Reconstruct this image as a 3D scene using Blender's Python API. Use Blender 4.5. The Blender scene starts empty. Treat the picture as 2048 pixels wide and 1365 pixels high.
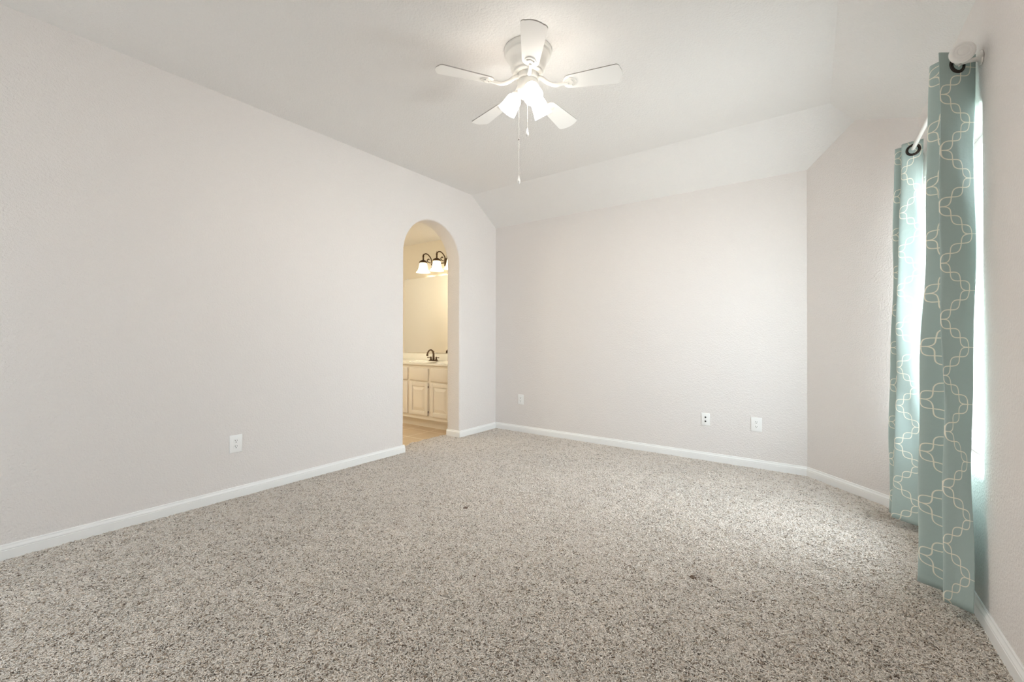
import bpy, bmesh, math, random
from mathutils import Vector, Matrix

random.seed(7)
S = bpy.context.scene
COL = S.collection
PI = math.pi

# ------------------------------------------------------------------ room numbers (metres, z = 0 is the carpet surface)
XL, YB, XR, XA = -3.3519, 4.193, 0.4653, -0.1312
ZC, ZP, RUN, RUNR, ROT = 2.7664, 2.4718, 0.4498, 0.4408, 0.0246
YC = YB - (XR - XA)                    # corner between angled wall and window wall
Y0 = -1.6                              # wall behind the camera
WT = 0.2                               # thickness of the arched wall
BX0, BY0, BY1, BZC = -6.3, 1.2, 4.24, 2.475   # bathroom


def wallx(y):
    return XR + ROT * (YC - y)


# ------------------------------------------------------------------ camera
FPX, CX, CY = 863.3735, 1039.7565, 673.0174
YAW, PIT, ROL = 0.6184, 0.0059, 0.0012
c, s = math.cos(YAW), math.sin(YAW)
Fv, Rv, Uv = Vector((-s, c, 0)), Vector((c, s, 0)), Vector((0, 0, 1))
cp, sp = math.cos(PIT), math.sin(PIT)
Fv, Uv = cp * Fv + sp * Uv, cp * Uv - sp * Fv
cr, sr = math.cos(ROL), math.sin(ROL)
Rv, Uv = cr * Rv + sr * Uv, cr * Uv - sr * Rv
cam = bpy.data.objects.new('camera', bpy.data.cameras.new('camera'))
COL.objects.link(cam)
cam.data.sensor_width = 36.0
cam.data.sensor_fit = 'HORIZONTAL'
cam.data.lens = FPX / 2048 * 36
cam.data.shift_x = (1024 - CX) / 2048
cam.data.shift_y = (CY - 682.5) / 2048
cam.data.clip_start = 0.02
M = Matrix.Identity(4)
for i in range(3):
    M[i][0], M[i][1], M[i][2] = Rv[i], Uv[i], -Fv[i]
M[0][3], M[1][3], M[2][3] = 0, 0, 1.1
cam.matrix_world = M
S.camera = cam

# ------------------------------------------------------------------ colour management, sky, exposure
S.view_settings.view_transform = 'Standard'
S.view_settings.look = 'None'
S.view_settings.gamma = 1
S.view_settings.use_curve_mapping = False
S.view_settings.exposure = 0.55
try:
    S.cycles.use_denoising = True
    S.cycles.max_bounces = 16
    S.cycles.diffuse_bounces = 10
    S.cycles.transparent_max_bounces = 16
except Exception:
    pass

SKY = 10.5
FAN_E = 8.0
BATH_E = 1.35
W = bpy.data.worlds.new('sky')
S.world = W
W.use_nodes = True
nt = W.node_tree
nt.nodes.clear()
o_ = nt.nodes.new('ShaderNodeOutputWorld')
bg = nt.nodes.new('ShaderNodeBackground')
tc = nt.nodes.new('ShaderNodeTexCoord')
sx = nt.nodes.new('ShaderNodeSeparateXYZ')
rp = nt.nodes.new('ShaderNodeValToRGB')
mr = nt.nodes.new('ShaderNodeMapRange')
mr.inputs[1].default_value = -1
mr.inputs[2].default_value = 1
rp.color_ramp.elements[0].position = 0.0
rp.color_ramp.elements[0].color = (0.25, 0.25, 0.24, 1)
rp.color_ramp.elements[1].position = 1.0
rp.color_ramp.elements[1].color = (1.4, 1.5, 1.6, 1)
e = rp.color_ramp.elements.new(0.48)
e.color = (0.95, 0.96, 0.96, 1)
e = rp.color_ramp.elements.new(0.13)
e.color = (0.80, 0.80, 0.78, 1)
e = rp.color_ramp.elements.new(0.27)
e.color = (1.05, 1.05, 1.02, 1)
e = rp.color_ramp.elements.new(0.54)
e.color = (0.90, 0.96, 1.0, 1)
nt.links.new(tc.outputs['Generated'], sx.inputs[0])
nt.links.new(sx.outputs['Z'], mr.inputs[0])
nt.links.new(mr.outputs[0], rp.inputs[0])
# brighter towards the sunny side the window looks onto
px_ = nt.nodes.new('ShaderNodeMath')
px_.operation = 'MAXIMUM'
px_.inputs[1].default_value = 0.0
nt.links.new(sx.outputs['X'], px_.inputs[0])
pw_ = nt.nodes.new('ShaderNodeMath')
pw_.operation = 'POWER'
pw_.inputs[1].default_value = 5.0
nt.links.new(px_.outputs[0], pw_.inputs[0])
ms_ = nt.nodes.new('ShaderNodeMath')
ms_.operation = 'MULTIPLY_ADD'
ms_.inputs[1].default_value = SKY * 1.5
ms_.inputs[2].default_value = SKY * 0.75
nt.links.new(pw_.outputs[0], ms_.inputs[0])
nt.links.new(ms_.outputs[0], bg.inputs[1])
nt.links.new(rp.outputs[0], bg.inputs[0])
nt.links.new(bg.outputs[0], o_.inputs[0])


def portal(name, loc, normal, w, h):
    l = bpy.data.lights.new(name, 'AREA')
    l.shape = 'RECTANGLE'
    l.size, l.size_y = w, h
    l.cycles.is_portal = True
    o = bpy.data.objects.new(name, l)
    COL.objects.link(o)
    o.location = loc
    o.rotation_euler = Vector(normal).to_track_quat('-Z', 'Z').to_euler()
    return o


WIN_Y0, WIN_Y1, WIN_Z0, WIN_Z1 = 2.432, 3.53, 0.565, 2.03
REAR_X0, REAR_X1, REAR_Z0, REAR_Z1 = -2.7, -1.95, 0.7, 2.1  # opening of the rear window, added to let in fill daylight
portal('daylight_portal', (wallx(2.95) + 0.22, 2.95, 1.33), (-1, 0, 0), 1.2, 1.6)
portal('daylight_portal', ((REAR_X0 + REAR_X1) / 2, Y0 - 0.2, 1.35), (0, 1, 0), 0.8, 1.5)


# unseen fill light added to brighten the bathroom, no fixture modelled
bl_ = bpy.data.lights.new('bathroom_fill_light', 'POINT')
bl_.energy, bl_.color, bl_.shadow_soft_size = 24, (1.0, 0.96, 0.80), 0.12
blo = bpy.data.objects.new('bathroom_fill_light', bl_)
COL.objects.link(blo)
blo.location = (-5.3, 1.75, 2.2)


# ------------------------------------------------------------------ materials
def mat(name, color, rough=0.5, metal=0.0, spec=0.5, bump=None, sheen=0.0, coat=0.0):
    m = bpy.data.materials.new(name)
    m.use_nodes = True
    n = m.node_tree.nodes
    b = n['Principled BSDF']
    b.inputs['Base Color'].default_value = (*color, 1)
    b.inputs['Roughness'].default_value = rough
    b.inputs['Metallic'].default_value = metal
    b.inputs['Specular IOR Level'].default_value = spec
    if sheen:
        b.inputs['Sheen Weight'].default_value = sheen
    if coat:
        b.inputs['Coat Weight'].default_value = coat
    if bump:
        scale, strength, dist, detail = bump
        g = n.new('ShaderNodeNewGeometry')
        t = n.new('ShaderNodeTexNoise')
        t.inputs['Scale'].default_value = scale
        t.inputs['Detail'].default_value = detail
        t.inputs['Roughness'].default_value = 0.55
        bp = n.new('ShaderNodeBump')
        bp.inputs['Strength'].default_value = strength
        bp.inputs['Distance'].default_value = dist
        L = m.node_tree.links
        L.new(g.outputs['Position'], t.inputs['Vector'])
        L.new(t.outputs[0], bp.inputs['Height'])
        L.new(bp.outputs[0], b.inputs['Normal'])
    return m


def glow(name, color, strength, base=(0.9, 0.9, 0.9)):
    m = mat(name, base, 0.35)
    b = m.node_tree.nodes['Principled BSDF']
    b.inputs['Emission Color'].default_value = (*color, 1)
    b.inputs['Emission Strength'].default_value = strength
    return m


M_wall = mat('wall_paint', (0.77, 0.734, 0.712), 0.75, spec=0.25, bump=(95, 0.7, 0.006, 2))
M_ceil = mat('ceiling_paint', (0.80, 0.785, 0.77), 0.85, spec=0.2, bump=(80, 0.75, 0.007, 3))
M_bath = mat('bath_paint', (0.74, 0.69, 0.60), 0.7, spec=0.25, bump=(95, 0.15, 0.003, 2))
M_trim = mat('trim_paint', (0.86, 0.86, 0.85), 0.35)
M_white = mat('white_plastic', (0.88, 0.88, 0.87), 0.35)
M_slot = mat('dark_slot', (0.03, 0.03, 0.03), 0.6)
M_fan = mat('fan_enamel', (0.82, 0.80, 0.76), 0.35)
M_blade = mat('blade_white', (0.92, 0.91, 0.89), 0.4)
M_edge = mat('blade_edge', (0.42, 0.40, 0.37), 0.5)
M_rodw = mat('rod_white', (0.82, 0.80, 0.77), 0.35)
M_vinyl = mat('vinyl_white', (0.90, 0.91, 0.92), 0.35)
M_bronze = mat('bronze', (0.10, 0.062, 0.036), 0.35, metal=0.85)
M_gromm = mat('dark_nickel', (0.06, 0.05, 0.045), 0.25, metal=1.0)
M_cab = mat('cabinet_paint', (0.86, 0.81, 0.73), 0.4)
M_top = mat('cultured_marble', (0.88, 0.86, 0.80), 0.15, coat=0.3)
M_mirror = mat('mirror_silver', (0.92, 0.92, 0.90), 0.015, metal=1.0)
M_clear = mat('clear_plastic', (0.8, 0.8, 0.78), 0.15)
M_chain = mat('bead_chain', (0.78, 0.76, 0.72), 0.3, metal=0.6)
M_crystal = mat('crystal_fob', (0.85, 0.85, 0.84), 0.08, spec=0.8)
M_shade = glow('lit_fan_glass', (1.0, 0.915, 0.81), FAN_E)
M_bbulb = glow('bath_bulb', (1.0, 0.87, 0.60), 60)
M_bulb = glow('bulb', (1.0, 0.915, 0.81), FAN_E * 68)
M_bshade = glow('lit_bath_glass', (1.0, 0.84, 0.52), BATH_E)


def glass_mat():
    m = bpy.data.materials.new('window_glass')
    m.use_nodes = True
    n = m.node_tree.nodes
    n.clear()
    L = m.node_tree.links
    o = n.new('ShaderNodeOutputMaterial')
    t = n.new('ShaderNodeBsdfTransparent')
    t.inputs[0].default_value = (0.93, 0.96, 0.97, 1)
    g = n.new('ShaderNodeBsdfGlossy')
    g.inputs['Roughness'].default_value = 0.02
    lw = n.new('ShaderNodeLayerWeight')
    lw.inputs[0].default_value = 0.5
    pw = n.new('ShaderNodeMath')
    pw.operation = 'POWER'
    pw.inputs[1].default_value = 5
    L.new(lw.outputs['Facing'], pw.inputs[0])
    ma = n.new('ShaderNodeMath')
    ma.operation = 'MULTIPLY_ADD'
    ma.inputs[1].default_value = 0.6
    ma.inputs[2].default_value = 0.03
    L.new(pw.outputs[0], ma.inputs[0])
    mx = n.new('ShaderNodeMixShader')
    L.new(ma.outputs[0], mx.inputs[0])
    L.new(t.outputs[0], mx.inputs[1])
    L.new(g.outputs[0], mx.inputs[2])
    L.new(mx.outputs[0], o.inputs[0])
    return m


M_glass = glass_mat()


class NG:
    """small helper for maths in node trees"""
    def __init__(self, m):
        self.t = m.node_tree
        self.n = m.node_tree.nodes
        self.L = m.node_tree.links

    def m(self, op, a, b=None, c=None):
        x = self.n.new('ShaderNodeMath')
        x.operation = op
        for i, v in enumerate((a, b, c)):
            if v is None:
                continue
            if isinstance(v, (int, float)):
                x.inputs[i].default_value = v
            else:
                self.L.new(v, x.inputs[i])
        return x.outputs[0]

    def mix(self, f, a, b):
        x = self.n.new('ShaderNodeMix')
        x.data_type = 'RGBA'
        for v, k in ((f, 0), (a, 6), (b, 7)):
            if isinstance(v, tuple):
                x.inputs[k].default_value = (*v, 1)
            elif isinstance(v, (int, float)):
                x.inputs[k].default_value = v
            else:
                self.L.new(v, x.inputs[k])
        return x.outputs[2]


# embroidered trellis cloth ------------------------------------------------
TW, TG, TH = 0.118, 0.030, 0.1117     # half width, joining bar, half height of the trellis


def curtain_mat():
    m = bpy.data.materials.new('embroidered_satin')
    m.use_nodes = True
    g = NG(m)
    n, L = g.n, g.L
    b = n['Principled BSDF']
    uv = n.new('ShaderNodeUVMap')
    uv.uv_map = 'cloth'
    sep = n.new('ShaderNodeSeparateXYZ')
    L.new(uv.outputs[0], sep.inputs[0])
    # slight hand-sewn wobble
    nz = n.new('ShaderNodeTexNoise')
    nz.inputs['Scale'].default_value = 9
    L.new(uv.outputs[0], nz.inputs['Vector'])
    wob = g.m('MULTIPLY', g.m('SUBTRACT', nz.outputs[0], 0.5), 0.012)
    u = g.m('ADD', sep.outputs[0], wob)
    v = g.m('ADD', sep.outputs[1], g.m('MULTIPLY', wob, 0.7))
    pu = g.m('PINGPONG', g.m('ADD', u, TG / 2), TW + TG)        # columns are mirrored, joined by bars
    pu = g.m('SUBTRACT', pu, TG / 2)
    pv = g.m('PINGPONG', v, TH)
    Ln = math.hypot(TW, TH)
    ex, ey = TW / Ln, TH / Ln
    sc = g.m('DIVIDE', g.m('ADD', g.m('MULTIPLY', pu, ex), g.m('MULTIPLY', pv, ey)), Ln)
    tt = g.m('ADD', g.m('MULTIPLY', pu, -ey), g.m('MULTIPLY', pv, ex))
    A = 0.0165
    ph = g.m('MULTIPLY', sc, 3 * PI)
    off = g.m('MULTIPLY', g.m('ABSOLUTE', g.m('SINE', ph)), A)
    slope = g.m('MULTIPLY', g.m('COSINE', ph), A * 3 * PI / Ln)
    den = g.m('SQRT', g.m('ADD', g.m('MULTIPLY', slope, slope), 1.0))
    d = g.m('DIVIDE', g.m('ABSOLUTE', g.m('SUBTRACT', g.m('ABSOLUTE', tt), off)), den)
    inside = g.m('MULTIPLY', g.m('GREATER_THAN', sc, -0.01), g.m('LESS_THAN', sc, 1.01))
    line = g.m('MULTIPLY', g.m('LESS_THAN', d, 0.0020), inside)
    # short joining bars between neighbouring columns
    bar1 = g.m('MULTIPLY', g.m('LESS_THAN', pu, 0.0), g.m('LESS_THAN', pv, 0.0012))
    bar2 = g.m('MULTIPLY', g.m('GREATER_THAN', pu, TW), g.m('GREATER_THAN', pv, TH - 0.0012))
    line = g.m('MAXIMUM', line, g.m('MAXIMUM', bar1, bar2))
    weave = n.new('ShaderNodeTexNoise')
    weave.inputs['Scale'].default_value = 6
    weave.inputs['Detail'].default_value = 4
    L.new(uv.outputs[0], weave.inputs['Vector'])
    cloth = g.mix(weave.outputs[0], (0.385, 0.485, 0.465), (0.43, 0.53, 0.505))
    colr = g.mix(line, cloth, (0.88, 0.84, 0.72))
    L.new(colr, b.inputs['Base Color'])
    b.inputs['Roughness'].default_value = 0.5
    b.inputs['Specular IOR Level'].default_value = 0.4
    b.inputs['Sheen Weight'].default_value = 0.1
    fine = n.new('ShaderNodeTexNoise')
    fine.inputs['Scale'].default_value = 22
    fine.inputs['Detail'].default_value = 3
    L.new(uv.outputs[0], fine.inputs['Vector'])
    bp = n.new('ShaderNodeBump')
    bp.inputs['Strength'].default_value = 0.35
    bp.inputs['Distance'].default_value = 0.006
    L.new(g.m('ADD', g.m('MULTIPLY', line, 0.35), fine.outputs[0]), bp.inputs['Height'])
    L.new(bp.outputs[0], b.inputs['Normal'])
    tr = n.new('ShaderNodeBsdfTranslucent')
    L.new(colr, tr.inputs[0])
    mx = n.new('ShaderNodeMixShader')
    mx.inputs[0].default_value = 0.06
    L.new(b.outputs[0], mx.inputs[1])
    L.new(tr.outputs[0], mx.inputs[2])
    L.new(mx.outputs[0], n['Material Output'].inputs[0])
    return m


M_cloth = curtain_mat()


def carpet_mat():
    m = bpy.data.materials.new('frieze_yarn')
    m.use_nodes = True
    g = NG(m)
    n, L = g.n, g.L
    b = n['Principled BSDF']
    at = n.new('ShaderNodeAttribute')
    at.attribute_name = 'yarn'
    geo = n.new('ShaderNodeNewGeometry')
    # soft wear patches
    nz = n.new('ShaderNodeTexNoise')
    nz.inputs['Scale'].default_value = 2.2
    nz.inputs['Detail'].default_value = 2
    L.new(geo.outputs['Position'], nz.inputs['Vector'])
    f = g.m('MULTIPLY_ADD', nz.outputs[0], 0.16, 0.92)
    col = n.new('ShaderNodeVectorMath')
    col.operation = 'SCALE'
    L.new(at.outputs['Color'], col.inputs[0])
    L.new(f, col.inputs[3])
    # two small brown stains and a faint one
    last = col.outputs[0]
    for (x, y, r, k) in ((-1.926, 2.096, 0.016, 0.8), (-0.508, 2.098, 0.016, 0.8), (-0.440, 2.115, 0.014, 0.45), (-0.49, 2.12, 0.03, 0.25)):
        dv = n.new('ShaderNodeVectorMath')
        dv.operation = 'DISTANCE'
        L.new(geo.outputs['Position'], dv.inputs[0])
        dv.inputs[1].default_value = (x, y, -0.004)
        k_ = g.m('MULTIPLY', g.m('LESS_THAN', dv.outputs['Value'], r), k)
        last = g.mix(k_, last, (0.20, 0.11, 0.055))
    L.new(last, b.inputs['Base Color'])
    b.inputs['Roughness'].default_value = 0.85
    b.inputs['Specular IOR Level'].default_value = 0.15
    b.inputs['Sheen Weight'].default_value = 0.15
    return m


M_yarn = carpet_mat()
M_back = mat('carpet_backing', (0.66, 0.59, 0.51), 0.95, spec=0.1)


def tile_mat():
    m = bpy.data.materials.new('beige_tile')
    m.use_nodes = True
    g = NG(m)
    n, L = g.n, g.L
    b = n['Principled BSDF']
    geo = n.new('ShaderNodeNewGeometry')
    sep = n.new('ShaderNodeSeparateXYZ')
    L.new(geo.outputs['Position'], sep.inputs[0])
    P = 0.328
    gx = g.m('PINGPONG', g.m('ADD', sep.outputs[0], 3.57 + 20 * P), P / 2)
    gy = g.m('PINGPONG', g.m('ADD', sep.outputs[1], -3.60 + 20 * P), P / 2)
    gr = g.m('MAXIMUM', g.m('LESS_THAN', gx, 0.004), g.m('LESS_THAN', gy, 0.004))
    nz = n.new('ShaderNodeTexNoise')
    nz.inputs['Scale'].default_value = 5
    nz.inputs['Detail'].default_value = 5
    L.new(geo.outputs['Position'], nz.inputs['Vector'])
    base = g.mix(nz.outputs[0], (0.46, 0.335, 0.21), (0.70, 0.56, 0.39))
    L.new(g.mix(gr, base, (0.86, 0.80, 0.70)), b.inputs['Base Color'])
    b.inputs['Roughness'].default_value = 0.3
    return m


M_tile = tile_mat()


# ------------------------------------------------------------------ mesh helpers
class MB:
    def __init__(self):
        self.v, self.f, self.mi, self.sm = [], [], [], []

    def add(self, vs, fs, mi=0, smooth=False, T=None):
        k = len(self.v)
        for p in vs:
            p = Vector(p)
            self.v.append(T @ p if T is not None else p)
        for f in fs:
            self.f.append([k + i for i in f])
            self.mi.append(mi)
            self.sm.append(smooth)

    def box(self, a, b, bev=0.0, mi=0, T=None, seg=1):
        a, b = Vector(a), Vector(b)
        if bev <= 0:
            x0, y0, z0 = a
            x1, y1, z1 = b
            self.add([(x0, y0, z0), (x1, y0, z0), (x1, y1, z0), (x0, y1, z0), (x0, y0, z1), (x1, y0, z1), (x1, y1, z1), (x0, y1, z1)],
                     [(0, 3, 2, 1), (4, 5, 6, 7), (0, 1, 5, 4), (1, 2, 6, 5), (2, 3, 7, 6), (3, 0, 4, 7)], mi, False, T)
            return
        bm = bmesh.new()
        bmesh.ops.create_cube(bm, size=1)
        for v in bm.verts:
            v.co = Vector([(a[i] + b[i]) / 2 + v.co[i] * (b[i] - a[i]) for i in range(3)])
        bmesh.ops.bevel(bm, geom=bm.edges[:], offset=bev, segments=seg, affect='EDGES', profile=0.5)
        bm.verts.index_update()
        self.add([v.co.copy() for v in bm.verts], [[v.index for v in f.verts] for f in bm.faces], mi, seg > 1, T)
        bm.free()

    def lathe(self, prof, n=40, T=None, mi=0, smooth=True, cap0=False, cap1=False):
        vs = []
        for r, z in prof:
            for k in range(n):
                a = 2 * PI * k / n
                vs.append((r * math.cos(a), r * math.sin(a), z))
        fs = []
        for j in range(len(prof) - 1):
            for k in range(n):
                k2 = (k + 1) % n
                fs.append((j * n + k, j * n + k2, (j + 1) * n + k2, (j + 1) * n + k))
        self.add(vs, fs, mi, smooth, T)
        if cap0:
            self.add(vs[:n], [list(range(n))[::-1]], mi, False, T)
        if cap1:
            self.add(vs[-n:], [list(range(n))], mi, False, T)

    def tube(self, pts, rad, n=10, mi=0, T=None, caps=True, smooth=True):
        pts = [Vector(p) for p in pts]
        rs = rad if isinstance(rad, (list, tuple)) else [rad] * len(pts)
        up = None
        vs = []
        for i, p in enumerate(pts):
            t = (pts[min(i + 1, len(pts) - 1)] - pts[max(i - 1, 0)]).normalized()
            if up is None:
                up = Vector((0, 0, 1)) if abs(t.z) < 0.9 else Vector((1, 0, 0))
            x = up.cross(t).normalized()
            y = t.cross(x).normalized()
            up = y
            for k in range(n):
                a = 2 * PI * k / n
                vs.append(p + rs[i] * (math.cos(a) * x + math.sin(a) * y))
        fs = []
        for j in range(len(pts) - 1):
            for k in range(n):
                k2 = (k + 1) % n
                fs.append((j * n + k, j * n + k2, (j + 1) * n + k2, (j + 1) * n + k))
        self.add(vs, fs, mi, smooth, T)
        if caps:
            self.add(vs[:n], [list(range(n))[::-1]], mi, False, T)
            self.add(vs[-n:], [list(range(n))], mi, False, T)

    def torus(self, R, r, n=36, m=12, T=None, mi=0):
        vs, fs = [], []
        for i in range(n):
            a = 2 * PI * i / n
            for j in range(m):
                q = 2 * PI * j / m
                vs.append(((R + r * math.cos(q)) * math.cos(a), (R + r * math.cos(q)) * math.sin(a), r * math.sin(q)))
        for i in range(n):
            for j in range(m):
                i2, j2 = (i + 1) % n, (j + 1) % m
                fs.append((i * m + j, i2 * m + j, i2 * m + j2, i * m + j2))
        self.add(vs, fs, mi, True, T)

    def prism(self, poly, z0, z1, mi=0, T=None, side_mi=None):
        n = len(poly)
        vs = [(x, y, z0) for x, y in poly] + [(x, y, z1) for x, y in poly]
        self.add(vs, [list(range(n))[::-1], list(range(n, 2 * n))], mi, False, T)
        self.add(vs, [(i, (i + 1) % n, n + (i + 1) % n, n + i) for i in range(n)], mi if side_mi is None else side_mi, False, T)

    def build(self, name, mats, parent=None, origin=(0, 0, 0)):
        me = bpy.data.meshes.new(name)
        o3 = Vector(origin)
        me.from_pydata([tuple(p - o3) for p in self.v], [], self.f)
        for m in (mats if isinstance(mats, (list, tuple)) else [mats]):
            me.materials.append(m)
        me.polygons.foreach_set('material_index', self.mi)
        me.polygons.foreach_set('use_smooth', self.sm)
        me.validate()
        me.update()
        o = bpy.data.objects.new(name, me)
        COL.objects.link(o)
        o.location = o3
        if parent is not None:
            o.parent = parent
            if parent.type != 'EMPTY' or parent.location.length > 0:
                o.matrix_parent_inverse = Matrix.Identity(4)
        return o


def tag(o, label, cat, group=None):
    o['label'] = label
    o['category'] = cat
    if group:
        o['group'] = group
    return o


def thing(name, label, cat, loc=(0, 0, 0), group=None, rotz=0.0):
    o = bpy.data.objects.new(name, None)
    o.empty_display_size = 0.05
    COL.objects.link(o)
    o.location = loc
    o.rotation_euler = (0, 0, rotz)
    return tag(o, label, cat, group)


def struct(o):
    o['kind'] = 'structure'
    return o


def catmull(pts, n):
    """smooth curve through points, n samples per span"""
    P = [Vector(p) for p in pts]
    P = [2 * P[0] - P[1]] + P + [2 * P[-1] - P[-2]]
    out = []
    for i in range(1, len(P) - 2):
        a, b, c_, d = P[i - 1:i + 3]
        for k in range(n):
            t = k / n
            out.append(0.5 * ((2 * b) + (c_ - a) * t + (2 * a - 5 * b + 4 * c_ - d) * t * t + (3 * b - a - 3 * c_ + d) * t ** 3))
    out.append(P[-2].copy())
    return out


# ------------------------------------------------------------------ room shell
def wall_with_hole(name, to3, outerA, outerB, path, closed, thick, rad, m, back=True):
    """to3(a, z, depth) maps wall coordinates; path = opening outline (a, z) with outward normals"""
    mb = MB()
    front = [(p[0] + p[2] * rad, p[1] + p[3] * rad) for p in path]
    for o in (outerA, outerB):
        poly = o(front)
        mb.add([to3(a, z, 0) for a, z in poly], [list(range(len(poly)))])
        if back:
            mb.add([to3(a, z, thick) for a, z in poly], [list(range(len(poly)))[::-1]])
    prof = []
    for k in range(7):
        t = k / 6 * PI / 2
        prof.append((rad * (1 - math.sin(t)), rad * (1 - math.cos(t))))
    prof += [(w_, thick - d_) for w_, d_ in reversed(prof)]
    vs = []
    for p in path:
        for w_, d_ in prof:
            vs.append(to3(p[0] + p[2] * w_, p[1] + p[3] * w_, d_))
    k = len(prof)
    fs = []
    n = len(path)
    for i in range(n if closed else n - 1):
        j = (i + 1) % n
        for q in range(k - 1):
            fs.append((i * k + q, j * k + q, j * k + q + 1, i * k + q + 1))
    mb.add(vs, fs, 0, True)
    return struct(mb.build(name, m))


# arched wall
AY, AR, AZ = 3.157, 0.392, 1.945
path = []
for z in (-0.02, 0.4, 0.9, 1.4, AZ):
    path.append((AY - AR, z, -1, 0))
for k in range(1, 32):
    t = PI - PI * k / 32
    path.append((AY + AR * math.cos(t), AZ + AR * math.sin(t), math.cos(t), math.sin(t)))
for z in (AZ, 1.4, 0.9, 0.4, -0.02):
    path.append((AY + AR, z, 1, 0))
path = [(p[0], p[1], -p[2] * -1, p[3]) for p in path]
mid = len(path) // 2
wall_with_hole('wall_left', lambda a, z, d: (XL - d, a, z),
               lambda f: [(Y0, -0.02)] + f[:mid + 1] + [(f[mid][0], ZC), (Y0, ZC)],
               lambda f: f[mid:] + [(YB, -0.02), (YB, ZP), (YB - RUN, ZC), (f[mid][0], ZC)],
               path, False, WT, 0.02, M_wall)

# window wall with its opening
path = []
yc_, zc_ = (WIN_Y0 + WIN_Y1) / 2, (WIN_Z0 + WIN_Z1) / 2
corner = 0.012
pts = []
for (cy_, cz_, a0) in ((WIN_Y1 - corner, WIN_Z0 + corner, -PI / 2), (WIN_Y1 - corner, WIN_Z1 - corner, 0), (WIN_Y0 + corner, WIN_Z1 - corner, PI / 2), (WIN_Y0 + corner, WIN_Z0 + corner, PI)):
    for k in range(5):
        t = a0 + PI / 2 * k / 4
        pts.append((cy_ + corner * math.cos(t), cz_ + corner * math.sin(t), math.cos(t), math.sin(t)))
pts = [(yc_, WIN_Z0, 0, -1)] + pts[:10] + [(yc_, WIN_Z1, 0, 1)] + pts[10:]
tm = 11
wall_with_hole('wall_right', lambda a, z, d: (wallx(a) + d, a, z),
               lambda f: f[:tm + 1] + [(yc_, ZP), (YC, ZP), (YC, -0.02), (yc_, -0.02)],
               lambda f: f[tm:] + [f[0], (yc_, -0.02), (Y0, -0.02), (Y0, ZP), (yc_, ZP)],
               pts, True, 0.16, 0.03, M_wall)

mb = MB()
mb.add([(XL, YB, -0.02), (XA, YB, -0.02), (XA, YB, ZP), (XL, YB, ZP)], [(0, 1, 2, 3)])
mb.add([(XL - 0.2, YB + 0.02, -0.02), (XA, YB + 0.02, -0.02), (XA, YB + 0.02, ZP + 0.1), (XL - 0.2, YB + 0.02, ZP + 0.1)], [(3, 2, 1, 0)])
struct(mb.build('wall_back', M_wall))

# hip where the back slope and the window-side slope meet the angled wall
lo, hi = XA, XR
for _ in range(60):
    x = (lo + hi) / 2
    y = XA + YB - x
    if (YB - y) / RUN < (wallx(y) - x) / RUNR:
        lo = x
    else:
        hi = x
HX, HY = lo, XA + YB - lo
HZ = ZP + (ZC - ZP) * (YB - HY) / RUN
mb = MB()
mb.add([(XA, YB, -0.02), (XR, YC, -0.02), (XR, YC, ZP), (HX, HY, HZ), (XA, YB, ZP)], [(0, 1, 2, 3, 4)])
struct(mb.build('wall_angled', M_wall))

# rear wall behind the camera with an opening for the added fill window
mb = MB()
xr_ = wallx(Y0)
for a, b in (((XL, Y0 - 0.16, -0.02), (REAR_X0, Y0, ZC)), ((REAR_X1, Y0 - 0.16, -0.02), (xr_, Y0, ZC)),
             ((REAR_X0, Y0 - 0.16, -0.02), (REAR_X1, Y0, REAR_Z0)), ((REAR_X0, Y0 - 0.16, REAR_Z1), (REAR_X1, Y0, ZC))):
    mb.box(a, b)
struct(mb.build('wall_rear', M_wall))

# ceiling: flat field, back slope, window-side slope
yk = YB - RUN
xk = wallx(yk) - RUNR
xk0 = wallx(Y0) - RUNR
mb = MB()
mb.add([(XL, Y0, ZC), (XL, yk, ZC), (xk, yk, ZC), (xk0, Y0, ZC)], [(0, 1, 2, 3)])
mb.add([(XL, yk, ZC), (XL, YB, ZP), (XA, YB, ZP), (HX, HY, HZ), (xk, yk, ZC)], [(0, 1, 2, 3, 4)])
mb.add([(xk0, Y0, ZC), (xk, yk, ZC), (HX, HY, HZ), (XR, YC, ZP), (wallx(Y0), Y0, ZP)], [(0, 1, 2, 3, 4)])
struct(mb.build('ceiling', M_ceil))

# floor with carpet pile ------------------------------------------------------
CARP_X = XL - 0.185        # the carpet ends inside the archway
FZ = -0.012
mb = MB()
jy0, jy1 = AY - AR, AY + AR
poly = [(XL, Y0), (wallx(Y0), Y0), (XR, YC), (XA, YB), (XL, YB), (XL, jy1), (CARP_X, jy1), (CARP_X, jy0), (XL, jy0)]
mb.add([(x, y, FZ) for x, y in poly], [list(range(len(poly)))])
floor = struct(mb.build('floor', M_back))


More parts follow.
